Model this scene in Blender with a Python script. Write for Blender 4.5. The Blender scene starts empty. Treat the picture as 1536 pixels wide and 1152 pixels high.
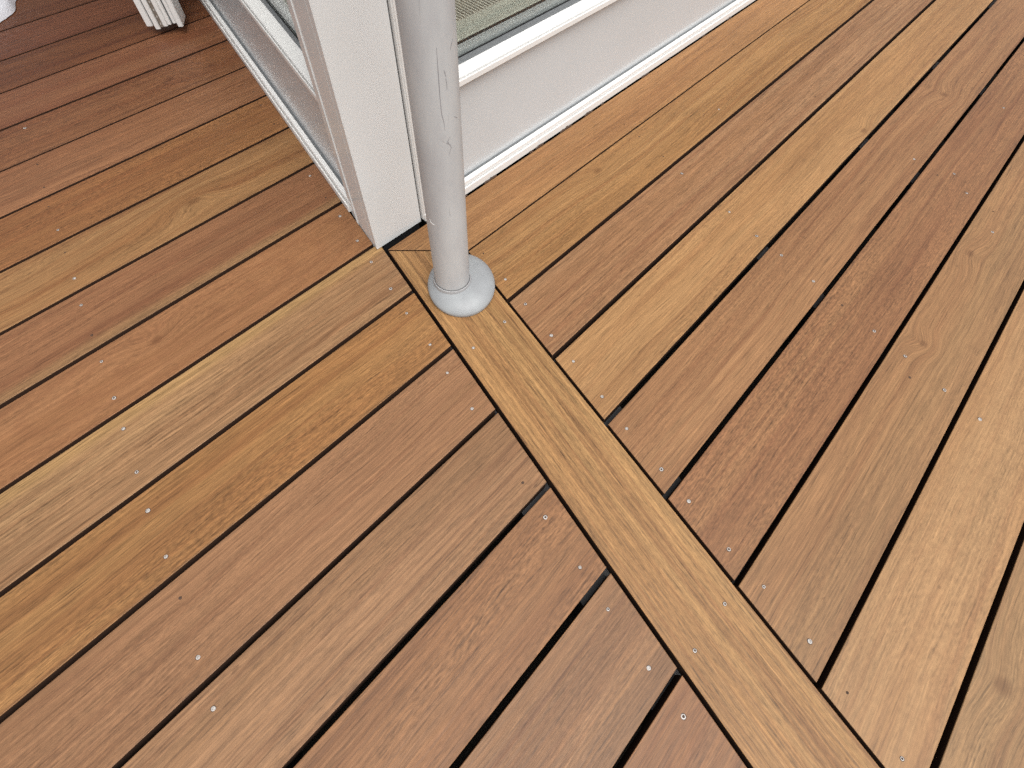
import bpy, bmesh, math, random
from mathutils import Vector, Matrix
from math import radians, sin, cos, pi

random.seed(7)
SC = bpy.context.scene
COL = SC.collection

# ------------------------------------------------------------------ camera
H = 0.7449
cam_data = bpy.data.cameras.new('camera')
cam_data.sensor_width = 36.0
cam_data.lens = 739.33 / 1536 * 36.0
cam_data.clip_start = 0.02
cam_data.clip_end = 600
cam = bpy.data.objects.new('camera', cam_data)
COL.objects.link(cam)
W = Matrix(((0.6784, -0.6269, 0.3831), (-0.7336, -0.6057, 0.3081), (0.0389, -0.4901, -0.8708)))
rx, ry, rz = W.col[0].normalized(), W.col[1].normalized(), W.col[2].normalized()
cam.matrix_world = Matrix(((rx.x, -ry.x, -rz.x, 0), (rx.y, -ry.y, -rz.y, 0), (rx.z, -ry.z, -rz.z, H), (0, 0, 0, 1)))
SC.camera = cam

# ------------------------------------------------------------------ sky and sun (overcast)
SUN_EL, SUN_AZ = 66.0, -108.0          # azimuth measured from +X towards +Y
world = bpy.data.worlds.new('World')
SC.world = world
world.use_nodes = True
wn, wl = world.node_tree.nodes, world.node_tree.links
wn.clear()
sky = wn.new('ShaderNodeTexSky')
sky.sky_type = 'NISHITA'
sky.sun_disc = False
sky.sun_elevation = radians(SUN_EL)
sky.sun_rotation = radians(90 - SUN_AZ)
sky.dust_density = 6.0
sky.air_density = 1.0
sky.ozone_density = 0.5
hs = wn.new('ShaderNodeHueSaturation')
hs.inputs['Saturation'].default_value = 0.22
bg = wn.new('ShaderNodeBackground')
bg.inputs['Strength'].default_value = 0.12
wo = wn.new('ShaderNodeOutputWorld')
wl.new(sky.outputs[0], hs.inputs['Color'])
wl.new(hs.outputs[0], bg.inputs['Color'])
wl.new(bg.outputs[0], wo.inputs['Surface'])
sd = bpy.data.lights.new('sun', 'SUN')
sd.energy = 1.1
sd.angle = radians(60)
sd.color = (1.0, 0.985, 0.96)
sun = bpy.data.objects.new('sun', sd)
COL.objects.link(sun)
sdir = Vector((cos(radians(SUN_EL)) * cos(radians(SUN_AZ)), cos(radians(SUN_EL)) * sin(radians(SUN_AZ)), sin(radians(SUN_EL))))
sun.rotation_euler = sdir.to_track_quat('Z', 'Y').to_euler()
vs = SC.view_settings
vs.view_transform = 'Standard'
vs.look = 'None'
vs.gamma = 1.0
vs.use_curve_mapping = False
vs.exposure = 0.52
SC.cycles.diffuse_bounces = 3
SC.cycles.glossy_bounces = 4
SC.cycles.transmission_bounces = 6
SC.cycles.max_bounces = 8
SC.cycles.use_denoising = False        # keeps the fine grain of the boards

# ------------------------------------------------------------------ helpers
def srgb(r, g, b, k=1.0):
    f = lambda c: (c / 12.92 if c <= 0.04045 else ((c + 0.055) / 1.055) ** 2.4)
    return (f(r / 255) * k, f(g / 255) * k, f(b / 255) * k, 1.0)

def link(name, bm, mat, parent=None, smooth=False):
    me = bpy.data.meshes.new(name)
    bmesh.ops.recalc_face_normals(bm, faces=bm.faces)
    bm.to_mesh(me)
    bm.free()
    for m in (mat if isinstance(mat, (list, tuple)) else [mat]):
        me.materials.append(m)
    if smooth:
        for p in me.polygons:
            p.use_smooth = True
        me.set_sharp_from_angle(angle=radians(50))
    o = bpy.data.objects.new(name, me)
    COL.objects.link(o)
    if parent:
        o.parent = parent
    return o

def empty(name, label, cat, loc=(0, 0, 0), kind=None, group=None):
    o = bpy.data.objects.new(name, None)
    o.empty_display_size = 0.1
    o.location = loc
    COL.objects.link(o)
    tag(o, label, cat, kind or 'thing', group)
    return o

def tag(o, label, cat=None, kind=None, group=None):
    o['label'] = label
    if cat: o['category'] = cat
    if kind: o['kind'] = kind
    if group: o['group'] = group
    return o

def prism(bm, pts, z0, z1, bev=0.0):
    """vertical prism over a counter-clockwise convex polygon; bev rounds the top rim"""
    n = len(pts)
    rings = [[(x, y, z0) for x, y in pts]]
    if bev > 0:
        rings.append([(x, y, z1 - bev) for x, y in pts])
        a = inset(pts, bev * 0.3)
        rings.append([(x, y, z1 - bev * 0.3) for x, y in a])
        a = inset(pts, bev)
        rings.append([(x, y, z1) for x, y in a])
    else:
        rings.append([(x, y, z1) for x, y in pts])
    vs_ = [[bm.verts.new(c) for c in r] for r in rings]
    for r0, r1 in zip(vs_, vs_[1:]):
        for i in range(n):
            bm.faces.new((r0[i], r0[(i + 1) % n], r1[(i + 1) % n], r1[i]))
    bm.faces.new(vs_[-1])
    bm.faces.new(vs_[0][::-1])
    bm.normal_update()

def inset(pts, d):
    n = len(pts)
    out = []
    for i in range(n):
        p0, p1, p2 = Vector(pts[i - 1]), Vector(pts[i]), Vector(pts[(i + 1) % n])
        e0, e1 = (p1 - p0).normalized(), (p2 - p1).normalized()
        n0, n1 = Vector((-e0.y, e0.x)), Vector((-e1.y, e1.x))
        k = (n0 + n1)
        k = k / max(0.15, (1 + n0.dot(n1)))
        out.append(tuple(p1 + k * d))
    return out

def extrude(bm, prof, org, along, inward, s0, s1, mi=0):
    """profile of (depth, height) pairs pushed along a horizontal direction"""
    a, b = Vector(along), Vector(inward)
    o = Vector(org)
    r = []
    for s in (s0, s1):
        r.append([bm.verts.new(o + a * s + b * p + Vector((0, 0, z))) for p, z in prof])
    n = len(prof)
    fs = []
    for i in range(n):
        fs.append(bm.faces.new((r[0][i], r[0][(i + 1) % n], r[1][(i + 1) % n], r[1][i])))
    fs.append(bm.faces.new(r[0][::-1]))
    fs.append(bm.faces.new(r[1]))
    for f in fs:
        f.material_index = mi

def rect(p0, p1, z0, z1):
    return [(p0, z0), (p1, z0), (p1, z1), (p0, z1)]

def lathe(bm, prof, c, seg=64, close_top=True):
    rings = []
    for r, z in prof:
        rings.append([bm.verts.new((c[0] + r * cos(2 * pi * i / seg), c[1] + r * sin(2 * pi * i / seg), z)) for i in range(seg)])
    for a, b in zip(rings, rings[1:]):
        for i in range(seg):
            bm.faces.new((a[i], a[(i + 1) % seg], b[(i + 1) % seg], b[i]))
    if close_top:
        bm.faces.new(rings[-1])
        bm.faces.new(rings[0][::-1])

# ------------------------------------------------------------------ materials
class N:
    """tiny node-graph writer"""
    def __init__(s, name):
        s.m = bpy.data.materials.new(name)
        s.m.use_nodes = True
        s.t = s.m.node_tree
        s.t.nodes.clear()
        s.out = s.n('ShaderNodeOutputMaterial')
        s.b = s.n('ShaderNodeBsdfPrincipled')
        s.l(s.b.outputs[0], s.out.inputs['Surface'])
    def n(s, ty, **kw):
        x = s.t.nodes.new(ty)
        for k, v in kw.items():
            setattr(x, k, v)
        return x
    def l(s, a, b):
        s.t.links.new(a, b)
    def put(s, sock, v):
        if hasattr(v, 'is_output') or isinstance(v, bpy.types.NodeSocket):
            s.l(v, sock)
        else:
            sock.default_value = v
    def math(s, op, a, b=0.0, c=0.0, clamp=False):
        x = s.n('ShaderNodeMath', operation=op, use_clamp=clamp)
        s.put(x.inputs[0], a); s.put(x.inputs[1], b); s.put(x.inputs[2], c)
        return x.outputs[0]
    def noise(s, vec, detail=2.0, rough=0.5, scale=1.0, dist=0.0):
        x = s.n('ShaderNodeTexNoise')
        x.inputs['Scale'].default_value = scale
        x.inputs['Detail'].default_value = detail
        x.inputs['Roughness'].default_value = rough
        x.inputs['Distortion'].default_value = dist
        s.l(vec, x.inputs['Vector'])
        return x.outputs['Fac']
    def xyz(s, x, y, z):
        c = s.n('ShaderNodeCombineXYZ')
        for i, v in enumerate((x, y, z)):
            s.put(c.inputs[i], v)
        return c.outputs[0]
    def sm(s, v, a, b):
        x = s.n('ShaderNodeMapRange', interpolation_type='SMOOTHSTEP')
        s.put(x.inputs[0], v)
        x.inputs[1].default_value = a
        x.inputs[2].default_value = b
        return x.outputs[0]
    def mix(s, f, a, b, blend='MIX'):
        x = s.n('ShaderNodeMix', data_type='RGBA', blend_type=blend)
        s.put(x.inputs[0], f); s.put(x.inputs[6], a); s.put(x.inputs[7], b)
        return x.outputs[2]
    def coord(s, which='Object'):
        return s.n('ShaderNodeTexCoord').outputs[which]
    def sep(s, v):
        x = s.n('ShaderNodeSeparateXYZ')
        s.l(v, x.inputs[0])
        return x.outputs
    def bump(s, h, strength, dist):
        x = s.n('ShaderNodeBump')
        x.inputs['Strength'].default_value = strength
        x.inputs['Distance'].default_value = dist
        s.l(h, x.inputs['Height'])
        s.l(x.outputs[0], s.b.inputs['Normal'])

KW = 0.55         # photo colour -> surface colour of the wood
def wood(name, c1, c2, c3, seed, wav=0.018, band=20, fine=1.0, stripes=0.35, fig=0.15, rings=None, knots=(), edge=None, k=1.0, grey=0.0):
    g = N(name)
    x, y, z = g.sep(g.coord())
    xs = g.math('ADD', x, seed * 3.17)
    ys = y
    w1 = g.math('SUBTRACT', g.noise(g.xyz(g.math('MULTIPLY', xs, 1.3), g.math('MULTIPLY', y, 4.0), seed), 2), 0.5)
    w2 = g.math('SUBTRACT', g.noise(g.xyz(g.math('MULTIPLY', xs, 7.0), g.math('MULTIPLY', y, 22.0), seed + 5), 2), 0.5)
    w3 = g.math('SUBTRACT', g.noise(g.xyz(g.math('MULTIPLY', xs, 45.0), g.math('MULTIPLY', y, 90.0), seed + 9), 1), 0.5)
    yw = g.math('MULTIPLY_ADD', w1, wav * 2.4, ys)
    yw = g.math('MULTIPLY_ADD', w2, wav * 0.45, yw)
    yw = g.math('MULTIPLY_ADD', w3, 0.0016, yw)
    kd = None
    for kx, ky, amp, sx, sy in knots:
        dx = g.math('DIVIDE', g.math('SUBTRACT', x, kx), sx)
        dy = g.math('DIVIDE', g.math('SUBTRACT', y, ky), sy)
        q = g.math('ADD', g.math('MULTIPLY', dx, dx), g.math('MULTIPLY', dy, dy))
        e = g.math('POWER', 2.718, g.math('MULTIPLY', q, -1.0))
        yw = g.math('MULTIPLY_ADD', e, amp * 0.65, yw)
        e2 = g.sm(g.math('POWER', 2.718, g.math('MULTIPLY', q, -9.0)), 0.25, 1.0)
        kd = e2 if kd is None else g.math('MAXIMUM', kd, e2)
    def nz(fx, fy, off, det=2, rough=0.5):
        return g.noise(g.xyz(g.math('MULTIPLY', xs, fx), g.math('MULTIPLY', yw, fy), seed * 1.7 + off), det, rough)
    b1 = g.sm(nz(0.7, band, 1.0, 3), 0.36, 0.64)
    b2 = g.sm(nz(1.4, band * 3.4, 2.0, 3), 0.45, 0.72)
    b3 = g.sm(nz(2.2, band * 8.0, 3.0, 2), 0.5, 0.75)
    col = g.mix(b1, c1, c2)
    col = g.mix(g.math('MULTIPLY', b2, stripes * 1.35), col, c3)
    col = g.mix(g.math('MULTIPLY', b3, stripes * 0.8), col, c3)
    if edge:                                   # a sapwood edge or a grey weathered band lying along the board
        ey0, ey1, ec, ef = edge
        f = g.sm(yw, ey0, ey1)
        f = g.math('MULTIPLY', f, g.math('ADD', 0.55, g.math('MULTIPLY', nz(0.5, 60, 8.0, 2), 0.8), clamp=True))
        col = g.mix(g.math('MULTIPLY', f, ef), col, ec)
    if rings:                                  # cathedral figure where the saw cut the growth rings flat
        cx, cy, fx, fq, amt = rings
        dx = g.math('MULTIPLY', g.math('SUBTRACT', x, cx), fx)
        dy = g.math('SUBTRACT', yw, cy)
        r = g.math('SQRT', g.math('ADD', g.math('MULTIPLY', dx, dx), g.math('MULTIPLY', dy, dy)))
        r = g.math('MULTIPLY_ADD', w2, 0.012, r)
        s_ = g.math('SINE', g.math('MULTIPLY', r, fq))
        s_ = g.sm(s_, 0.1, 1.0)
        col = g.mix(g.math('MULTIPLY', s_, amt), col, c3)
    # blotches, fine straight streaks, interlocked ripple and the pore dashes
    blot = g.noise(g.xyz(g.math('MULTIPLY', xs, 3.0), g.math('MULTIPLY', y, 9.0), seed + 31), 3)
    s1 = nz(3.2, 240, 4.0, 3, 0.7)
    s2 = nz(13.0, 430, 5.0, 1, 0.6)
    rip = g.noise(g.xyz(g.math('MULTIPLY', xs, 110.0), g.math('MULTIPLY', yw, 330.0), seed + 12), 1)
    ripm = g.sm(g.noise(g.xyz(g.math('MULTIPLY', xs, 1.6), g.math('MULTIPLY', yw, 16.0), seed + 17), 1), 0.36, 0.66)
    pore = g.sm(nz(24.0, 480, 6.0, 1), 0.56, 0.70)
    lite = g.sm(nz(24.0, 440, 7.0, 1), 0.58, 0.70)
    val = g.math('MULTIPLY_ADD', g.math('SUBTRACT', s1, 0.5), 1.0 * fine, 1.0)
    val = g.math('MULTIPLY_ADD', g.math('SUBTRACT', s2, 0.5), 0.6 * fine, val)
    val = g.math('MULTIPLY_ADD', g.math('SUBTRACT', blot, 0.5), 0.34, val)
    val = g.math('MULTIPLY_ADD', g.math('MULTIPLY', g.math('SUBTRACT', rip, 0.5), g.math('ADD', ripm, 0.25)), fig * 3.6, val)
    val = g.math('MULTIPLY_ADD', pore, -0.24 * fine, val)
    val = g.math('MULTIPLY_ADD', lite, 0.20 * fine, val)
    vv = g.n('ShaderNodeCombineColor')
    for i in range(3):
        g.l(val, vv.inputs[i])
    col = g.mix(1.0, col, vv.outputs[0], 'MULTIPLY')
    # brown specks and small dirt
    sp = g.noise(g.xyz(g.math('MULTIPLY', xs, 60.0), g.math('MULTIPLY', y, 110.0), seed + 40), 1)
    spm = g.sm(sp, 0.76, 0.82)
    col = g.mix(g.math('MULTIPLY', spm, 0.35), col, (c3[0] * 0.45, c3[1] * 0.4, c3[2] * 0.38, 1))
    if kd is not None:
        col = g.mix(g.math('MULTIPLY', kd, 0.55), col, (c3[0] * 0.6, c3[1] * 0.55, c3[2] * 0.5, 1))
    g.l(col, g.b.inputs['Base Color'])
    g.l(g.math('MULTIPLY_ADD', s1, 0.22, 0.40), g.b.inputs['Roughness'])
    g.b.inputs['Specular IOR Level'].default_value = 0.35
    g.bump(g.noise(g.xyz(g.math('MULTIPLY', xs, 14.0), g.math('MULTIPLY', y, 320.0), seed), 1), 0.35, 0.0006)
    return g.m

def paint(name, col, rough=0.35, spec=0.5, coat=0.0, bumpy=0.0, dirt=0.0, dirtcol=(0.2, 0.18, 0.15, 1), scale=6.0, metallic=0.0, specks=False):
    g = N(name)
    co = g.coord()
    base = col
    if specks:
        d = g.sm(g.noise(co, 1, 0.5, 75.0), 0.795, 0.83)
        e = g.sm(g.noise(co, 4, 0.6, 5.0), 0.35, 0.75)
        base = g.mix(g.math('MULTIPLY', e, 0.10), col, (col[0] * 0.62, col[1] * 0.60, col[2] * 0.56, 1))
        base = g.mix(g.math('MULTIPLY', d, 0.6), base, (0.08, 0.07, 0.06, 1))
        g.l(base, g.b.inputs['Base Color'])
        g.l(g.math('MULTIPLY_ADD', e, 0.14, rough), g.b.inputs['Roughness'])
    elif dirt > 0:
        d = g.sm(g.noise(co, 5, 0.65, scale, 0.6), 0.52, 0.8)
        d2 = g.sm(g.noise(co, 3, 0.6, scale * 14), 0.66, 0.8)
        f = g.math('MULTIPLY', g.math('MAXIMUM', d, g.math('MULTIPLY', d2, 0.8)), dirt)
        base = g.mix(f, col, dirtcol)
        g.l(base, g.b.inputs['Base Color'])
        g.l(g.math('MULTIPLY_ADD', d, 0.15, rough), g.b.inputs['Roughness'])
    else:
        g.b.inputs['Base Color'].default_value = col
        g.b.inputs['Roughness'].default_value = rough
    g.b.inputs['Specular IOR Level'].default_value = spec
    g.b.inputs['Coat Weight'].default_value = coat
    g.b.inputs['Coat Roughness'].default_value = 0.08
    g.b.inputs['Metallic'].default_value = metallic
    if bumpy > 0:
        g.bump(g.noise(co, 3, 0.55, 160.0), bumpy, 0.0006)
    return g.m

def glass_mat():
    g = N('window_glass')
    tr = g.n('ShaderNodeBsdfTransparent')
    tr.inputs[0].default_value = (0.952, 0.964, 0.948, 1)
    gl = g.n('ShaderNodeBsdfGlossy')
    gl.inputs['Roughness'].default_value = 0.0
    lw = g.n('ShaderNodeLayerWeight')
    lw.inputs['Blend'].default_value = 0.5
    fr = g.math('MULTIPLY_ADD', g.math('POWER', lw.outputs['Facing'], 5.0), 0.95, 0.045)
    mx = g.n('ShaderNodeMixShader')
    g.l(fr, mx.inputs[0]); g.l(tr.outputs[0], mx.inputs[1]); g.l(gl.outputs[0], mx.inputs[2])
    g.t.nodes.remove(g.b)
    g.l(mx.outputs[0], g.out.inputs['Surface'])
    return g.m

M = {}
M['white'] = paint('white_frame_paint', (0.80, 0.80, 0.78, 1), 0.32, dirt=0.10, dirtcol=(0.45, 0.43, 0.40, 1), scale=14, bumpy=0.06)
M['panel'] = paint('grey_white_panel', (0.59, 0.615, 0.625, 1), 0.16, specks=True)
M['post'] = paint('warm_white_cladding', (0.77, 0.79, 0.785, 1), 0.14, specks=True)
M['rubber_grey'] = paint('grey_gasket', (0.15, 0.16, 0.165, 1), 0.55)
M['alu'] = paint('grey_spacer', (0.40, 0.42, 0.43, 1), 0.45)
M['black'] = paint('black_rubber', (0.015, 0.015, 0.016, 1), 0.6)
M['groove'] = paint('shadow_groove_seal', (0.12, 0.12, 0.12, 1), 0.6)
M['joist'] = paint('dark_joist', (0.035, 0.034, 0.036, 1), 0.6, dirt=0.4, dirtcol=(0.10, 0.09, 0.08, 1), scale=20)
M['soil'] = paint('dark_soil', (0.035, 0.028, 0.022, 1), 0.95, dirt=0.5, dirtcol=(0.06, 0.05, 0.035, 1), scale=3, bumpy=0.5)
M['sill'] = paint('pale_inner_sill', (0.47, 0.475, 0.42, 1), 0.4)
M['slat'] = paint('pale_grille_slat', (0.50, 0.48, 0.42, 1), 0.4)
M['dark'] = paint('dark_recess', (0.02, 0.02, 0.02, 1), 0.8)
M['room'] = paint('room_plaster', (0.55, 0.53, 0.50, 1), 0.8)
M['roomfloor'] = paint('room_floor', (0.07, 0.05, 0.04, 1), 0.4)
M['nail'] = paint('stainless_nail', (0.45, 0.42, 0.39, 1), 0.3)
M['nailrim'] = paint('nail_hole_rim', (0.07, 0.04, 0.025, 1), 0.8)
M['lock'] = paint('lock_strip_metal', (0.20, 0.17, 0.14, 1), 0.45, dirt=0.5, dirtcol=(0.45, 0.42, 0.38, 1), scale=60)
M['cloth'] = paint('white_cotton', (0.78, 0.79, 0.84, 1), 0.9, spec=0.1, bumpy=0.5)
M['roof'] = paint('soffit_paint', (0.5, 0.48, 0.45, 1), 0.8)
M['glass'] = glass_mat()
M['edge'] = paint('gap_shade_edge', (0.040, 0.020, 0.012, 1), 0.85, spec=0.2)  # shade of the gaps painted onto the plank sides

def pole_mat(name, c, rough, scr):
    """galvanised steel under worn grey paint: cloudy tone, thin vertical scratches, dull scuffs"""
    g = N(name)
    x, y, z = g.sep(g.coord())
    co = g.coord()
    cl = g.noise(g.xyz(g.math('MULTIPLY', x, 22), g.math('MULTIPLY', y, 22), g.math('MULTIPLY', z, 7)), 4, 0.6)
    sp = g.sm(g.noise(co, 3, 0.6, 150), 0.60, 0.75)
    warp = g.math('MULTIPLY', g.noise(co, 2, 0.5, 18), 0.012)
    st = g.noise(g.xyz(g.math('MULTIPLY', g.math('ADD', x, warp), 230), g.math('MULTIPLY', y, 230), g.math('MULTIPLY', z, 9)), 2)
    stm = g.sm(g.noise(co, 2, 0.5, 16), 0.50, 0.66)
    sc = g.math('MULTIPLY', g.sm(st, 0.66, 0.72), stm)
    sf = g.sm(g.noise(g.xyz(g.math('MULTIPLY', x, 40), g.math('MULTIPLY', y, 40), g.math('MULTIPLY', z, 28)), 5, 0.7), 0.60, 0.72)
    col = g.mix(g.sm(cl, 0.3, 0.7), c, (c[0] * 0.84, c[1] * 0.83, c[2] * 0.84, 1))
    col = g.mix(g.math('MULTIPLY', sf, 0.22), col, (c[0] * 0.55, c[1] * 0.54, c[2] * 0.56, 1))
    col = g.mix(g.math('MULTIPLY', sp, 0.12), col, (c[0] * 0.6, c[1] * 0.6, c[2] * 0.6, 1))
    col = g.mix(g.math('MULTIPLY', sc, scr), col, (c[0] * 0.35, c[1] * 0.33, c[2] * 0.33, 1))
    g.l(col, g.b.inputs['Base Color'])
    g.b.inputs['Metallic'].default_value = 0.0
    g.l(g.math('MULTIPLY_ADD', cl, 0.2, rough), g.b.inputs['Roughness'])
    g.bump(g.math('ADD', g.math('MULTIPLY', sc, -1.0), g.math('MULTIPLY', g.noise(co, 3, 0.5, 90), 0.6)), 0.25, 0.0006)
    return g.m
M['pole'] = pole_mat('worn_grey_steel', (0.515, 0.53, 0.53, 1), 0.42, 0.4)
M['collar'] = pole_mat('dull_collar_steel', (0.36, 0.36, 0.36, 1), 0.42, 0.3)
M['flange'] = pole_mat('galvanised_flange', (0.30, 0.315, 0.32, 1), 0.36, 0.15)

# ------------------------------------------------------------------ plan of the place (metres)
DN = Vector((0.9700, -0.2433))                     # across the divider board
UD = Vector((0.2433, 0.9700))                      # along the divider board (towards the wall)
UL = Vector((0.2369, 0.9715)).normalized()         # along the left window wall
NL = Vector((UL.y, -UL.x))                         # into the house, from the left wall
L0 = Vector((0.3628, 0.6703))                      # left wall lip line meets the post here
D_L, D_R = 0.2065, 0.3455                          # divider gaps (distance along DN)
GD = 0.0029                                        # half width of the divider gaps
YR = 0.660                                         # right wall lip plane

def ground_point(u, v, z=0.0):
    d = W @ Vector(((u - 768) / 739.33, (v - 576) / 739.33, 1.0))
    k = (z - H) / d.z
    return Vector((d.x * k, d.y * k))
def on_div(d, y):
    return (d - DN.y * y) / DN.x
def on_left(y, off=0.0):
    t = (y - (L0.y + NL.y * off)) / UL.y
    return L0.x + NL.x * off + UL.x * t

# ------------------------------------------------------------------ ground and deck frame
bm = bmesh.new()
prism(bm, [(-250, -250), (250, -250), (250, 250), (-250, 250)], -0.62, -0.60)
o = link('ground', bm, M['soil'])
tag(o, 'dark bare soil far below the deck boards', kind='structure')

deck = empty('deck', 'hardwood deck of brown planks with dark gaps, nailed either side of a divider', 'deck', kind='structure')

TH = 0.028
for d0, d1 in ((-1.42, -1.36), (-0.88, -0.83), (-0.345, -0.295), (0.150, 0.228), (0.318, 0.402), (0.885, 0.930), (1.41, 1.46), (1.93, 1.98), (2.46, 2.51), (3.0, 3.05), (3.54, 3.59)):
    bm = bmesh.new()
    ytop = 2.6 if d1 < 0.2 else (2.6 if d1 < 0.0 else 0.640)
    if d1 < 0.16:
        ytop = 2.6
    elif d0 < 0.16:
        ytop = 0.640
    yb = -1.15
    pts = [(on_div(d0, yb), yb), (on_div(d1, yb), yb), (on_div(d1, ytop), ytop), (on_div(d0, ytop), ytop)]
    prism(bm, pts, -0.17, -0.0295)
    link('joist', bm, M['joist'], deck)
# the ledger that carries the board ends along the left wall
bm = bmesh.new()
prism(bm, [(on_left(0.70, -0.06), 0.70), (on_left(0.70, -0.012), 0.70), (on_left(2.6, -0.012), 2.6), (on_left(2.6, -0.06), 2.6)], -0.17, -0.0295)
link('joist', bm, M['joist'], deck)

def C(r, g_, b_):
    m = 0.42                            # one species: keep the boards near a common tone
    c = srgb(r + (178 - r) * m * 0.5, g_ + (g_ * 0 + 0.735 * r - g_) * m, b_ + (0.54 * r - b_) * m, KW)
    return (c[0], c[1] * 0.965, c[2] * 0.79, 1.0)
# gap centre lines and widths, top to bottom
GAPS = [(2.5837, 6), (2.4375, 6), (2.2913, 6), (2.1443, 6), (1.9983, 5.5), (1.8531, 5.5), (1.7084, 5.5), (1.5622, 5.5), (1.4164, 5.5), (1.2716, 5.7), (1.1245, 6.2), (0.9778, 5.8),
        (0.8315, 6.0), (0.6864, 6.2), (0.5396, 6.6), (0.3934, 6.0), (0.2473, 6.4), (0.1002, 8.0), (-0.0458, 7.4), (-0.1922, 8.0),
        (-0.338, 7), (-0.484, 7), (-0.630, 7), (-0.776, 7), (-0.922, 7), (-1.068, 7)]
# wood of the left planks, one entry for each strip between neighbouring gaps: colours as seen, the far ones with their shade left in, then the figure of the grain
LW = {
 3: dict(c=[(128, 84, 58), (116, 72, 50), (92, 56, 40)]),
 4: dict(c=[(124, 76, 56), (134, 84, 62), (98, 58, 44)]),
 5: dict(c=[(136, 88, 58), (118, 76, 46), (96, 60, 38)], stripes=0.5),
 6: dict(c=[(156, 106, 80), (140, 90, 66), (114, 72, 54)]),
 7: dict(c=[(140, 94, 64), (150, 104, 74), (112, 70, 46)], fig=0.25, knots=[(318, 98, 0.03, 0.06, 0.03), (255, 118, -0.02, 0.05, 0.03)]),
 8: dict(c=[(168, 120, 92), (152, 106, 78), (128, 84, 60)]),
 9: dict(c=[(170, 120, 76), (158, 108, 68), (128, 82, 48)], fig=0.28),
 10: dict(c=[(188, 144, 102), (174, 128, 86), (136, 94, 58)], wav=0.035, stripes=0.55, knots=[(290, 303, -0.045, 0.07, 0.035)]),
 11: dict(c=[(164, 119, 92), (152, 108, 83), (120, 82, 62)], edge=(-0.045, -0.068, (172, 146, 112), 0.7)),
 12: dict(c=[(182, 130, 98), (172, 122, 88), (146, 98, 72)], fine=0.7, rings=(250, 505, 0.25, 330, 0.22), knots=[(235, 510, 0.03, 0.05, 0.03)], stripes=0.22),
 13: dict(c=[(190, 154, 122), (178, 142, 114), (146, 112, 84)], wav=0.008, stripes=0.5, edge=(0.035, 0.062, (206, 168, 116), 0.7), fine=1.2),
 14: dict(c=[(186, 138, 88), (176, 126, 78), (140, 96, 58)], fig=0.24, fine=1.15),
 15: dict(c=[(178, 134, 108), (164, 126, 98), (140, 104, 80)], wav=0.014, stripes=0.4),
 16: dict(c=[(182, 142, 116), (166, 132, 104), (138, 106, 82)], wav=0.008, stripes=0.45, fine=1.1),
 17: dict(c=[(172, 127, 95), (158, 116, 86), (130, 93, 67)], fig=0.3, stripes=0.25),
 18: dict(c=[(184, 140, 110), (158, 124, 98), (128, 98, 78)], wav=0.01, stripes=0.5, edge=(-0.01, -0.05, (150, 122, 98), 0.8)),
 19: dict(c=[(174, 128, 98), (164, 120, 92), (138, 100, 76)], rings=(1050, 1120, 0.5, 300, 0.25)),
}
RW = {
 13: dict(c=[(196, 144, 100), (182, 132, 88), (150, 102, 66)], wav=0.022),
 14: dict(c=[(198, 150, 102), (184, 138, 90), (152, 108, 66)], wav=0.026, stripes=0.5, knots=[(896, 256, 0.02, 0.05, 0.03)]),
 15: dict(c=[(192, 148, 120), (178, 134, 104), (144, 104, 80)], wav=0.012, stripes=0.5, fine=1.1),
 16: dict(c=[(210, 160, 117), (198, 148, 104), (160, 114, 78)], wav=0.02, knots=[(1296, 196, 0.03, 0.05, 0.03)]),
 17: dict(c=[(190, 142, 108), (176, 130, 98), (144, 104, 76)], wav=0.014, stripes=0.55, knots=[(1416, 142, 0.03, 0.05, 0.04)]),
 18: dict(c=[(178, 131, 98), (166, 120, 90), (130, 92, 68)], wav=0.012, stripes=0.45, fig=0.25),
 19: dict(c=[(194, 150, 112), (184, 138, 104), (150, 112, 82)], wav=0.012, stripes=0.45, edge=(0.02, -0.02, (162, 138, 108), 0.45), knots=[(1385, 515, 0.03, 0.03, 0.03), (1455, 380, -0.03, 0.05, 0.03)]),
 20: dict(c=[(214, 168, 132), (204, 156, 118), (172, 128, 98)], wav=0.02, stripes=0.4, fine=0.7, rings=(1385, 1125, 0.6, 260, 0.10)),
 21: dict(c=[(194, 160, 126), (178, 146, 112), (150, 116, 88)], wav=0.014, knots=[(1505, 1030, 0.018, 0.05, 0.05)]),
}
def wd(name, d, seed, org):
    kw = dict(d)
    if 'knots' in kw:
        ks = []
        for u, v, amp, sx, sy in kw['knots']:
            p = ground_point(u, v) - org
            ks.append((p.x, p.y, amp, sx, sy))
        kw['knots'] = ks
    if 'rings' in kw:
        u, v, fx, fq, amt = kw['rings']
        p = ground_point(u, v) - org
        kw['rings'] = (p.x, p.y, fx, fq, amt)
    kk = kw.pop('k', 1.0)
    c = [tuple(q * kk for q in C(*v)[:3]) + (1.0,) for v in kw.pop('c')]
    if 'edge' in kw:
        e = kw['edge']
        kw['edge'] = (e[0], e[1], C(*e[2]), e[3])
    return wood(name, *c, seed=seed, **kw)

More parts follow.
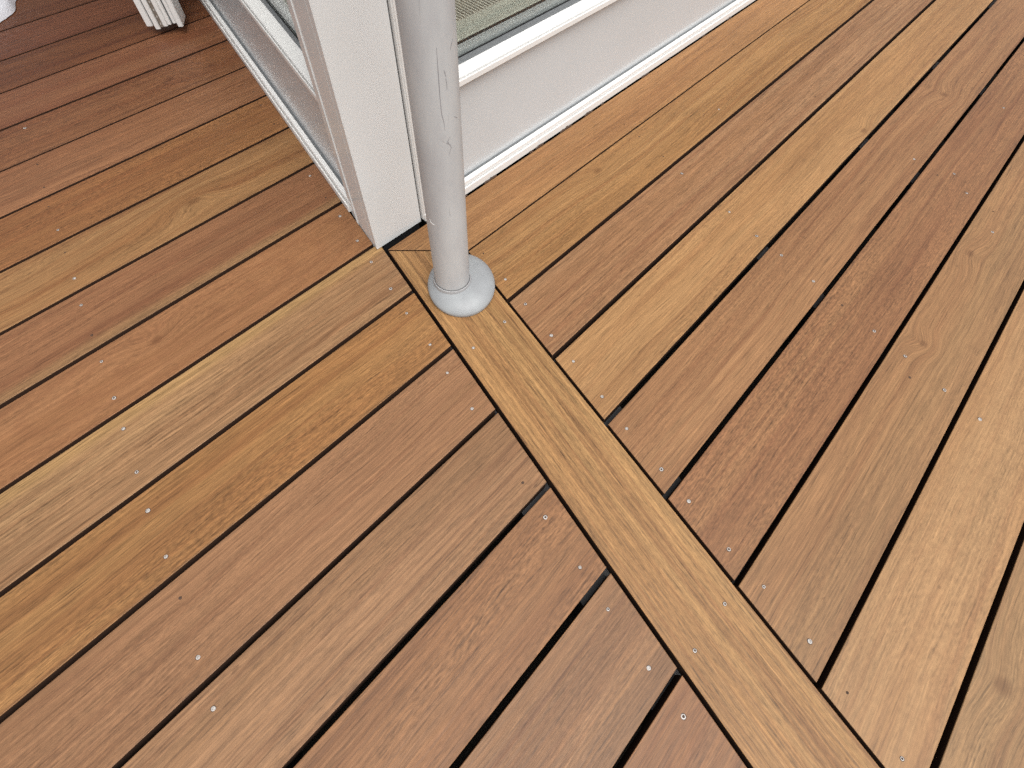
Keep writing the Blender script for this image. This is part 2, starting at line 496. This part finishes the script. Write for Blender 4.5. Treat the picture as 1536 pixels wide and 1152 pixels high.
PLANKS = []                     # (object, polygon) for the nails
def plank(poly, spec, dz=0.0, tilt=0.0, name='plank'):
    cx = min(p[0] for p in poly) if poly[0][0] > 0.3 else max(p[0] for p in poly)
    cy = sum(p[1] for p in poly) / len(poly)
    mat = wd(spec[0], spec[1], spec[2], Vector((cx, cy)))
    bm = bmesh.new()
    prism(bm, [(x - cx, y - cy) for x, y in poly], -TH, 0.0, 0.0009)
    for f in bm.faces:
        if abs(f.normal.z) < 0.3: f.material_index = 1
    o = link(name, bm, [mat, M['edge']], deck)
    o.location = (cx, cy, dz)
    o.rotation_euler.x = tilt
    PLANKS.append((o, poly))
    return o

for i in range(len(GAPS) - 1):
    y1 = GAPS[i][0] - (GAPS[i][1] + 1.9) / 2000
    y0 = GAPS[i + 1][0] + (GAPS[i + 1][1] + 1.9) / 2000
    dz = random.uniform(-0.0006, 0.0006)
    # left of the divider and of the wall
    if i == 12:
        pl = [(-2.6, y0), (on_left(y0, 0.0034), y0), (on_left(y1, 0.0014), y1), (-2.6, y1)]
    elif y0 > 0.67:
        pl = [(-2.6, y0), (on_left(y0, 0.0005), y0), (on_left(y1, 0.0005), y1), (-2.6, y1)]
    else:
        pl = [(-2.6, y0), (on_div(D_L - GD, y0), y0), (on_div(D_L - GD, y1), y1), (-2.6, y1)]
    d = dict(LW.get(i, LW[8 + (i * 5) % 9]))
    d['k'] = {2: 0.7, 3: 1.0, 4: 1.0, 5: 1.0, 6: 1.05, 7: 1.05, 8: 1.08, 9: 1.06, 10: 1.02, 11: 1.04, 12: 1.04}.get(i, 1.0)
    plank(pl, ('plank_wood_west_%d' % i, d, i * 1.31 + 0.4), dz, random.uniform(-0.002, 0.002))
    # right of the divider
    if i < 13:
        continue
    dz = random.uniform(-0.0006, 0.0006)
    d = RW.get(i, RW[13 + (i * 4) % 8])
    mt = ('plank_wood_east_%d' % i, d, i * 1.73 + 20.6)
    if i == 13:        # ripped board along the wall, its end mitred against the divider
        y1 = 0.6562
        g1 = GAPS[14][0] + 0.0020
        pl = [(0.4917 + 0.004, g1), (4.6, g1), (4.6, y1), (0.3776 + 0.0045, y1)]
        PLM = pl
        plank(pl, mt, dz)
    else:
        if i == 14:
            y1 = GAPS[14][0] - 0.0022
        wr = {15: 8.6, 16: 9.6, 17: 10.6, 18: 8.8, 19: 8.4, 20: 8.0, 21: 8.6}
        if i in wr: y1 = GAPS[i][0] - wr[i] / 2000
        if i + 1 in wr: y0 = GAPS[i + 1][0] + wr[i + 1] / 2000
        pl = [(on_div(D_R + GD, y0), y0), (4.6, y0), (4.6, y1), (on_div(D_R + GD, y1), y1)]
        plank(pl, mt, dz, random.uniform(-0.002, 0.002))

# the divider board: runs the other way, mitred at the house corner
dv = [(on_div(D_L + GD, -1.1), -1.1), (on_div(D_R - GD, -1.1), -1.1), (on_div(D_R - GD, 0.5425), 0.5425), (0.3776 - 0.0002 + 0.0035, 0.6520)]
ddict = dict(c=[(206, 160, 110), (194, 146, 98), (154, 112, 74)], wav=0.006, stripes=0.5, fine=1.2, band=26)
dm = wd('divider_board_wood', ddict, 77.3, Vector((0, 0)))
bm = bmesh.new()
cx, cy = on_div((D_L + D_R) / 2, 0.0), 0.0
ang = math.atan2(UD.y, UD.x)
ca, sa = cos(-ang), sin(-ang)
loc = [((x - cx) * ca - (y - cy) * sa, (x - cx) * sa + (y - cy) * ca) for x, y in dv]
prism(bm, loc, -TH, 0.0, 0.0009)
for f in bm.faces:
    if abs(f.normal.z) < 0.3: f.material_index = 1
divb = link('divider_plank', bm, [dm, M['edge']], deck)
divb.location = (cx, cy, 0.0004)
divb.rotation_euler.z = ang
tag(divb, 'golden plank running crosswise between the two fields of planks')
PLANKS.append((divb, dv))

# ------------------------------------------------------------------ nails, driven where the photograph shows them
NAILS_B = [(37, 192), (465, 264), (87, 345), (112, 418), (122, 458), (152, 542), (510, 324), (536, 361), (557, 393), (586, 433), (610, 470), (645, 517), (671, 559), (710, 522), (757, 483), (758, 419),
           (788, 456), (827, 503), (860, 542), (1094, 318), (1135, 354), (1078, 164), (1023, 260), (1505, 162), (1371, 239), (1431, 261), (1172, 383), (1220, 422), (1311, 497), (1358, 534), (1450, 290), (1489, 348),
           (171, 597), (185, 643), (205, 708), (222, 766), (249, 835), (708, 613), (903, 595), (940, 643), (992, 704), (1033, 752), (1093, 824), (818, 776), (870, 851), (1417, 585), (1470, 629),
           (297, 986), (320, 1063), (912, 914), (973, 1002), (1025, 1075), (1042, 976), (1087, 906), (1146, 880), (1215, 962), (1353, 1138)]
NAILS_D = [(321, 55), (334, 72), (289, 93), (297, 20), (364, 114), (380, 138), (56, 247), (66, 281), (391, 158), (411, 186), (73, 310), (98, 379), (138, 503), (489, 297), (725, 380), (1100, 67), (936, 186), (959, 205),
           (995, 235), (1473, 109), (1406, 263), (1223, 145), (1263, 458), (1365, 566), (1490, 317), (784, 724), (270, 897), (1271, 1039)]
def nail_mesh(name, head, rim, ring_only=False):
    bm = bmesh.new()
    seg = 14
    def ring(r, z, jx=0.0):
        return [bm.verts.new((r * cos(2 * pi * i / seg) + jx, r * sin(2 * pi * i / seg), z)) for i in range(seg)]
    a, b, c = ring(0.0036, -0.002), ring(0.0036, 0.0002), ring(0.0029, 0.0002)
    d, e, f_ = ring(0.0027, 0.0005), ring(0.0016, 0.0006, 0.0002), ring(0.0013, 0.0001, 0.0002)
    for r0, r1, mi in ((a, b, 1), (b, c, 1), (c, d, 0), (d, e, 0), (e, f_, 1)):
        for i in range(seg):
            f = bm.faces.new((r0[i], r0[(i + 1) % seg], r1[(i + 1) % seg], r1[i]))
            f.material_index = mi
    f = bm.faces.new(f_)
    f.material_index = 1 if ring_only else 0
    me = bpy.data.meshes.new(name)
    bm.to_mesh(me); bm.free()
    me.materials.append(head); me.materials.append(rim)
    return me
me_b = nail_mesh('nail', M['nail'], M['nailrim'])
me_r = nail_mesh('nail_ring', M['nail'], M['nailrim'], True)
me_d = nail_mesh('nail_sunk', M['nailrim'], M['nailrim'])
def inside(poly, p):
    s = True
    n = len(poly)
    for i in range(n):
        a, b = Vector(poly[i]), Vector(poly[(i + 1) % n])
        if (b - a).cross(p - a) < 0: s = False
    return s
for lst, me in ((NAILS_B, me_b), (NAILS_D, me_d)):
    for u, v in lst:
        p = ground_point(u, v)
        for ob, poly in PLANKS:
            if inside(poly, p):
                k = bpy.data.objects.new('nail', me if me is me_d or random.random() < 0.55 else me_r)
                COL.objects.link(k)
                k.parent = ob
                q = p - Vector((ob.location.x, ob.location.y))
                if ob is divb:
                    q = Vector((q.x * ca - q.y * sa, q.x * sa + q.y * ca))
                k.location = (q.x, q.y, 0.0)
                s = random.uniform(0.8, 1.12) * (0.62 if me is me_d else 1.0)
                k.scale = (s, s, 1)
                k.rotation_euler = (random.uniform(-0.1, 0.1), random.uniform(-0.1, 0.1), random.uniform(0, 6))
                break

# ------------------------------------------------------------------ window walls (one profile, two runs)
TOP = 2.25
RAIL = [(0, 0.002), (0, 0.0175), (0.0010, 0.0190), (0.0026, 0.0190), (0.0028, 0.0140), (0.0046, 0.0140), (0.0048, 0.0282), (0.0060, 0.0300), (0.0142, 0.0312), (0.0150, 0.0300), (0.0150, 0.0120), (0.05, 0.0120), (0.05, 0.002)]
SILLP = [(0.0200, 0.2200), (0.0100, 0.2270), (0.0082, 0.2290), (0.0082, 0.2375), (0.0090, 0.2390), (0.0102, 0.2390), (0.0104, 0.2340), (0.0122, 0.2340), (0.0124, 0.2415), (0.0136, 0.2430), (0.0375, 0.2450), (0.060, 0.2450), (0.060, 0.2200)]

def window_run(root, org, along, inward, s0, s1, mull):
    O3, A3, I3 = (org.x, org.y, 0), (along.x, along.y, 0), (inward.x, inward.y, 0)
    def part(name, prof, mat, a=s0, b=s1, label=None):
        bm = bmesh.new()
        extrude(bm, prof, O3, A3, I3, a, b)
        o = link(name, bm, M[mat], root)
        if label: o['label'] = label
        return o
    part('base_rail', RAIL, 'white', label='bright white rail standing on the deck')
    part('panel', rect(0.0200, 0.034, 0.0135, 0.2190), 'panel', label='smooth pale grey panel under the window')
    part('groove_shade', rect(0.0152, 0.0198, 0.0125, 0.0318), 'rubber_grey')  # grey strip put in for the shadow line of the rail groove
    part('window_sill', SILLP, 'white', label='bright white ledge below the glass')
    part('gasket', [(0.0385, 0.2455), (0.0405, 0.2530), (0.0432, 0.2530), (0.0432, 0.2455)], 'rubber_grey')
    part('gasket', rect(0.0436, 0.0446, 0.2455, 0.2550), 'black')
    part('pane', rect(0.0450, 0.0490, 0.2455, TOP), 'glass')
    part('spacer', rect(0.0496, 0.0600, 0.2455, 0.2640), 'alu')
    part('gasket', rect(0.0605, 0.0625, 0.2455, 0.2675), 'black')
    part('inner_frame', [(0.063, 0.2100), (0.063, 0.2400), (0.100, 0.2400), (0.103, 0.2440), (0.150, 0.2440), (0.150, 0.2100)], 'sill')
    part('head_frame', rect(0.008, 0.063, TOP, TOP + 0.09), 'white')
    for a, b in mull:
        part('jamb', rect(0.008, 0.0440, 0.2460, TOP), 'white', a, b)

rw = empty('window', 'pale window wall with grey panel on the golden plank side, right of the pole', 'window', (0.49, YR, 0))
lw_ = empty('window', 'narrow slanting view of window wall reflecting the deck, left of the corner post', 'window', (on_left(0.80), 0.80, 0))
for e_ in (rw, lw_):
    e_['_o'] = 0
def rebase(root):
    for ch in root.children:
        ch.matrix_parent_inverse = root.matrix_world.inverted()
bpy.context.view_layer.update()
window_run(rw, Vector((0.0, YR)), Vector((1, 0)), Vector((0, 1)), 0.489, 4.6, [(4.5, 4.6)])
window_run(lw_, L0, UL, NL, 0.1275, 2.1, [(2.0, 2.1)])
# jambs beside the corner post
bm = bmesh.new(); extrude(bm, rect(0.004, 0.05, 0.006, TOP + 0.09), (0, YR, 0), (1, 0, 0), (0, 1, 0), 0.4865, 0.4888)
extrude(bm, rect(0.0015, 0.05, 0.012, TOP + 0.09), (0, YR, 0), (1, 0, 0), (0, 1, 0), 0.4888, 0.545)
link('jamb', bm, M['white'], rw)
bm = bmesh.new()
L3, A3, I3 = (L0.x, L0.y, 0), (UL.x, UL.y, 0), (NL.x, NL.y, 0)
extrude(bm, rect(0.0040, 0.06, -0.008, TOP + 0.09), L3, A3, I3, 0.0865, 0.0915)
extrude(bm, rect(0.0022, 0.06, -0.008, TOP + 0.09), L3, A3, I3, 0.0915, 0.0965)
extrude(bm, rect(0.0055, 0.06, -0.008, TOP + 0.09), L3, A3, I3, 0.0965, 0.1270)
link('jamb', bm, M['post'], lw_)
# crumbs of old sealant left under the right rail
bm = bmesh.new()
rr = random.Random(3)
xx = 0.55
while xx < 2.6:
    ln = rr.uniform(0.006, 0.05)
    dens = 1.0 if xx < 1.0 else 0.3
    if rr.random() < 0.8 * dens:
        n = max(2, int(ln / 0.004))
        hs_ = [rr.uniform(0.0005, 0.0048) * (0.5 + 0.5 * sin(pi * (k + 0.5) / n)) for k in range(n + 1)]
        for k in range(n):
            xa, xb = xx + ln * k / n, xx + ln * (k + 1) / n
            va = [bm.verts.new(c) for c in ((xa, YR - 0.0032, 0.0), (xb, YR - 0.0032, 0.0), (xb, YR - 0.0012, hs_[k + 1] + 0.001), (xa, YR - 0.0012, hs_[k] + 0.001), (xa, YR + 0.0, 0.0), (xb, YR + 0.0, 0.0))]
            bm.faces.new((va[0], va[1], va[2], va[3])); bm.faces.new((va[3], va[2], va[5], va[4])); bm.faces.new((va[1], va[0], va[4], va[5]))
            bm.faces.new((va[0], va[3], va[4])); bm.faces.new((va[1], va[5], va[2]))
    xx += ln + rr.uniform(0.0, 0.03)
o = link('sealant_residue', bm, M['nailrim'], rw)
o['kind'] = 'stuff'
for root in (rw, lw_):
    rebase(root)
    del root['_o']

# ------------------------------------------------------------------ corner post
cp = empty('corner_post', 'warm white clad corner post standing behind the grey pole', 'post', (0.42, 0.70, 0))
bpy.context.view_layer.update()
A = Vector((0.3665, 0.6702)); B = Vector((0.4838, 0.6685))
def hull(name, pts, z0, z1, mat, bev=0.0):
    bm = bmesh.new()
    prism(bm, pts, z0, z1)
    if bev:
        es = [e for e in bm.edges if abs(e.verts[0].co.z - e.verts[1].co.z) > 0.5]
        bmesh.ops.bevel(bm, geom=es, offset=bev, segments=3, affect='EDGES')
    return link(name, bm, M[mat], cp)
a2 = A + UL * 0.020
hull('front_panel', [tuple(A), tuple(B), (B.x, B.y + 0.02), (a2.x, a2.y)], 0.0012, TOP + 0.1, 'post', 0.0012)
s0, s1 = A + UL * 0.0206, A + UL * 0.0855
hull('side_panel', [tuple(s0), tuple(s0 + NL * 0.02), tuple(s1 + NL * 0.02), tuple(s1)], -0.01, TOP + 0.1, 'post')
hull('base', [(0.384, 0.674), (0.480, 0.673), (0.480, 0.74), (0.400, 0.74)], -0.20, 0.0010, 'black')
hull('seal_strip', [(0.4840, 0.6705), (0.4862, 0.6705), (0.4862, 0.70), (0.4840, 0.70)], 0.0, TOP, 'groove')
rebase(cp)

# ------------------------------------------------------------------ pole
PD, PA = 0.634, radians(50.42)
PC = (PD * cos(PA), PD * sin(PA))
PR = PD * sin(radians(2.94))
pole = empty('pole', 'scratched round grey steel pole with a domed base flange, beside the corner post', 'pole', (PC[0], PC[1], 0))
bm = bmesh.new()
lathe(bm, [(PR, 0.001), (PR, 2.7)], (0, 0), 96)
tube = link('tube', bm, M['pole'], pole, True)
bm = bmesh.new()
lathe(bm, [(PR + 0.0004, 0.015), (PR + 0.0034, 0.015), (PR + 0.0034, 0.0300), (PR + 0.0026, 0.0325), (PR + 0.0012, 0.0330), (PR + 0.0004, 0.0322)], (0, 0), 96, False)
link('collar', bm, M['collar'], pole, True)
bm = bmesh.new()
lathe(bm, [(PR + 0.0002, 0.0325), (PR + 0.0008, 0.0325), (PR + 0.0008, 0.0342), (PR + 0.0002, 0.0342)], (0, 0), 96, False)
link('shadow_gap_ring', bm, M['groove'], pole, True)  # dark ring standing in for the shadow gap above the collar
def on_pole(u, v, r):
    d = W @ Vector(((u - 768) / 739.33, (v - 576) / 739.33, 1.0))
    aa = d.x ** 2 + d.y ** 2
    bb = -(d.x * PC[0] + d.y * PC[1])
    cc = PC[0] ** 2 + PC[1] ** 2 - r * r
    k = (-bb - math.sqrt(max(0.0, bb * bb - aa * cc))) / aa
    return Vector((d.x * k - PC[0], d.y * k - PC[1], H + d.z * k))
def scratch(lines, width, mat, lift, name):
    bm = bmesh.new()
    for ln in lines:
        pts = [on_pole(384 + x / 4, y / 4, PR + lift) for x, y in ln]
        prev = None
        m = len(pts)
        for i_, p in enumerate(pts):
            rad = Vector((p.x, p.y, 0)).normalized()
            t = (pts[min(i_ + 1, m - 1)] - pts[max(i_ - 1, 0)]).normalized()
            sd_ = t.cross(rad).normalized()
            w_ = width * (0.25 + 0.75 * sin(pi * (i_ + 0.4) / (m - 0.2))) * random.uniform(0.7, 1.3)
            cur = [bm.verts.new(p - sd_ * w_ / 2 - rad * 0.0005), bm.verts.new(p - sd_ * w_ / 2), bm.verts.new(p + sd_ * w_ / 2), bm.verts.new(p + sd_ * w_ / 2 - rad * 0.0005)]
            if prev:
                for k_ in range(3):
                    bm.faces.new((prev[k_], prev[k_ + 1], cur[k_ + 1], cur[k_]))
            prev = cur
    o_ = link(name, bm, mat, pole)
    o_['kind'] = 'stuff'
M['scratch'] = paint('dull_scratch', (0.27, 0.27, 0.28, 1), 0.6)
M['bare'] = paint('bare_bright_scratch', (0.75, 0.74, 0.72, 1), 0.4)
scratch([[(1083, 285), (1087, 350), (1092, 420), (1098, 500), (1102, 560), (1107, 620), (1115, 690), (1128, 735), (1134, 785)],
         [(1128, 422), (1134, 440), (1140, 462)], [(1138, 470), (1144, 500), (1147, 540)],
         [(1165, 820), (1150, 850), (1172, 885), (1158, 930)], [(1120, 850), (1150, 862), (1170, 870)],
         [(1180, 232), (1172, 265), (1166, 300)], [(1188, 700), (1204, 705), (1222, 722)]], 0.0011, M['scratch'], 0.00012, 'scratch')
scratch([[(1040, 1314), (1047, 1332), (1058, 1345), (1074, 1352)]], 0.0016, M['bare'], 0.0004, 'scratch')
FD, FA = 0.6330, radians(48.95)
FC = (FD * cos(FA), FD * sin(FA))
bm = bmesh.new()
lathe(bm, [(0.0618, 0.0), (0.0636, 0.0010), (0.0641, 0.0055), (0.0636, 0.0075), (0.0612, 0.0105), (0.0560, 0.0150), (0.0490, 0.0186), (0.0420, 0.0208), (0.030, 0.0225)], (0, 0), 96)
rq = Matrix.Rotation(FA, 3, 'Z')
for v in bm.verts:                      # the cover is a little longer than wide, away from the divider's edge
    q = rq.inverted() @ v.co
    q.x *= 1.10
    v.co = rq @ q
fl = link('base_flange', bm, M['flange'], pole, True)
fl['label'] = 'pale domed flange at the foot of the pole'
fl.location = (FC[0] - PC[0], FC[1] - PC[1], 0.0085)
ax = Vector((-sin(FA), cos(FA), 0))
fl.rotation_mode = 'QUATERNION'
from mathutils import Quaternion
fl.rotation_quaternion = Quaternion(ax, radians(-7.0))

# ------------------------------------------------------------------ open door leaf at the far left
dl = empty('door', 'open white door leaf seen edge on, hanging just above the deck at the far end', 'door', (0.49, 1.69, 0.02))
bpy.context.view_layer.update()
E_ = Vector((0.824, -0.566)); O_ = Vector((-0.566, -0.824))
DP = Vector((0.4455, 1.715))
def strip(name, e0, e1, out, mat, z0=0.02, back=0.05, bev=0.0015):
    bm = bmesh.new()
    p = [DP + E_ * e0 - O_ * back, DP + E_ * e0 + O_ * out, DP + E_ * e1 + O_ * out, DP + E_ * e1 - O_ * back]
    prism(bm, [tuple(q) for q in p], z0, 2.05)
    es = [e for e in bm.edges if abs(e.verts[0].co.z - e.verts[1].co.z) > 0.5]
    if bev: bmesh.ops.bevel(bm, geom=es, offset=bev, segments=2, affect='EDGES')
    return link(name, bm, M[mat], dl)
strip('stile', 0.0, 0.0155, 0.0, 'white', 0.022)
strip('groove', 0.0158, 0.0215, -0.006, 'rubber_grey', 0.020, bev=0)
strip('stile', 0.0218, 0.0335, 0.010, 'white', 0.018)
lk = strip('lock_strip', 0.0338, 0.0425, 0.004, 'lock', 0.020, bev=0)
strip('stile', 0.0428, 0.0540, 0.006, 'white', 0.022)
strip('stile', 0.0540, 0.0635, 0.003, 'white', 0.024)
strip('groove', 0.0637, 0.0675, -0.004, 'rubber_grey', 0.024, bev=0)
strip('stile', 0.0677, 0.0765, 0.002, 'white', 0.026)
strip('groove', 0.0767, 0.0790, -0.003, 'black', 0.026, bev=0)
strip('stile', 0.0792, 0.0920, 0.009, 'white', 0.020)
for zc in (0.028, 0.045, 0.060, 0.078, 0.1, 0.125, 0.15):
    bm = bmesh.new()
    c = DP + E_ * 0.0382 + O_ * 0.0042
    vsx = [bm.verts.new(Vector((c.x, c.y, zc)) + Vector((E_.x, E_.y, 0)) * 0.0020 * cos(2 * pi * k / 10) + Vector((0, 0, 0.0026 * sin(2 * pi * k / 10)))) for k in range(10)]
    vsy = [bm.verts.new(v.co + Vector((O_.x, O_.y, 0)) * 0.0006) for v in vsx]
    bm.faces.new(vsy)
    for k in range(10):
        bm.faces.new((vsx[k], vsx[(k + 1) % 10], vsy[(k + 1) % 10], vsy[k]))
    link('screw', bm, M['nail'], dl)
bm = bmesh.new()
p = [DP + E_ * 0.03 - O_ * 0.06, DP + E_ * 0.062 - O_ * 0.06, DP + E_ * 0.062 - O_ * 0.75, DP + E_ * 0.03 - O_ * 0.75]
prism(bm, [tuple(q) for q in p][::-1], 0.03, 2.04)
link('leaf_panel', bm, M['panel'], dl)
rebase(dl)

# ------------------------------------------------------------------ white cloth in the far corner
bm = bmesh.new()
NX, NY = 60, 40
cloth_o = Vector((0.116, 2.222))
grid = []
for j in range(NY + 1):
    row = []
    for i in range(2 * NX):
        th = 2 * pi * i / (2 * NX)
        r = j / NY
        e = 3.0
        ct, st = cos(th), sin(th)
        rad = (abs(ct) ** e + abs(st) ** e) ** (-1 / e)
        wob = 1 + 0.035 * sin(5 * th + 0.6) + 0.02 * sin(11 * th + 1.3)
        X = 0.175 * rad * r * ct * wob
        Y = 0.170 * rad * r * st * wob
        zz = 0.034 * (max(0.0, 1 - r ** 7)) ** 0.5 + 0.004 * sin(38 * X + 20 * Y) * (1 - r) + 0.003 * sin(70 * Y - 18 * X) * (1 - r ** 3)
        crease = math.exp(-((Y - 0.55 * X + 0.115) / 0.004) ** 2)
        zz -= 0.004 * crease * (1 - r ** 6)
        row.append(bm.verts.new((X, Y, max(zz, 0.0) + 0.001)))
    grid.append(row)
for j in range(1, NY):
    for i in range(2 * NX):
        bm.faces.new((grid[j][i], grid[j][(i + 1) % (2 * NX)], grid[j + 1][(i + 1) % (2 * NX)], grid[j + 1][i]))
bm.faces.new(grid[1])
for v in grid[0]:
    bm.verts.remove(v)
bm.faces.new(grid[NY][::-1])
o = link('cloth', bm, M['cloth'], None, True)
o.location = (cloth_o.x, cloth_o.y, 0.0)
o.rotation_euler.z = radians(-18)
tag(o, 'folded white cloth lying on the deck in the far left corner', 'cloth', 'thing')

# ------------------------------------------------------------------ inside the house: grille behind the sill, floor, walls, ceiling
gr = empty('floor_grille', 'pale slatted grille behind the window glass, right of the pole', 'grille', (0.85, 0.88, 0.20))
bpy.context.view_layer.update()
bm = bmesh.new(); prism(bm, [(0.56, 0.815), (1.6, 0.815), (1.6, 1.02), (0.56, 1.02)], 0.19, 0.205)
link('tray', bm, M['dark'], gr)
for y0, y1 in ((0.811, 0.8145), (1.0205, 1.030)):
    bm = bmesh.new(); prism(bm, [(0.56, y0), (1.6, y0), (1.6, y1), (0.56, y1)], 0.19, 0.2435)
    link('edge_bar', bm, M['slat'], gr)
bm = bmesh.new(); prism(bm, [(-0.0023, 0.815), (0.0023, 0.815), (0.0023, 1.02), (-0.0023, 1.02)], 0.222, 0.240)
sl = link('slat', bm, M['slat'], gr)
slx = 0.60
sl.location.x = slx
for k in range(1, 100):
    c = bpy.data.objects.new('slat', sl.data)
    COL.objects.link(c); c.parent = gr
    c.location.x = slx + 0.0086 * k
rebase(gr)

def slab(name, pts, z0, z1, mat, label):
    bm = bmesh.new(); prism(bm, pts, z0, z1)
    o = link(name, bm, M[mat])
    tag(o, label, kind='structure')
    return o
fl_p = [(on_left(0.86, 0.152), 0.812), (4.6, 0.812), (4.6, 4.2), (on_left(4.2, 0.152), 4.2)]
slab('interior_floor', fl_p, -0.05, 0.18, 'roomfloor', 'floor of the room behind the glass')
slab('interior_wall', [(0.6, 4.2), (4.7, 4.2), (4.7, 4.3), (0.6, 4.3)], -0.05, 2.6, 'room', 'back wall of the room behind the glass')
slab('interior_wall', [(4.6, 0.72), (4.7, 0.72), (4.7, 4.2), (4.6, 4.2)], -0.05, 2.6, 'room', 'side wall of the room behind the glass')
slab('roof', [(on_left(0.78, 0.09), 0.75), (4.8, 0.75), (4.8, 4.4), (on_left(4.4, 0.09), 4.4)], TOP + 0.10, TOP + 0.25, 'roof', 'flat roof edge of the house above the windows')
slab('shade_canopy', [(-2.6, 1.55), (on_left(1.55, -0.05), 1.55), (on_left(3.6, -0.05), 3.6), (-2.6, 3.6)], 2.20, 2.32, 'roof', 'unseen roof slab added to shade the far end of the deck')  # out of view, added to darken the far end of the deck
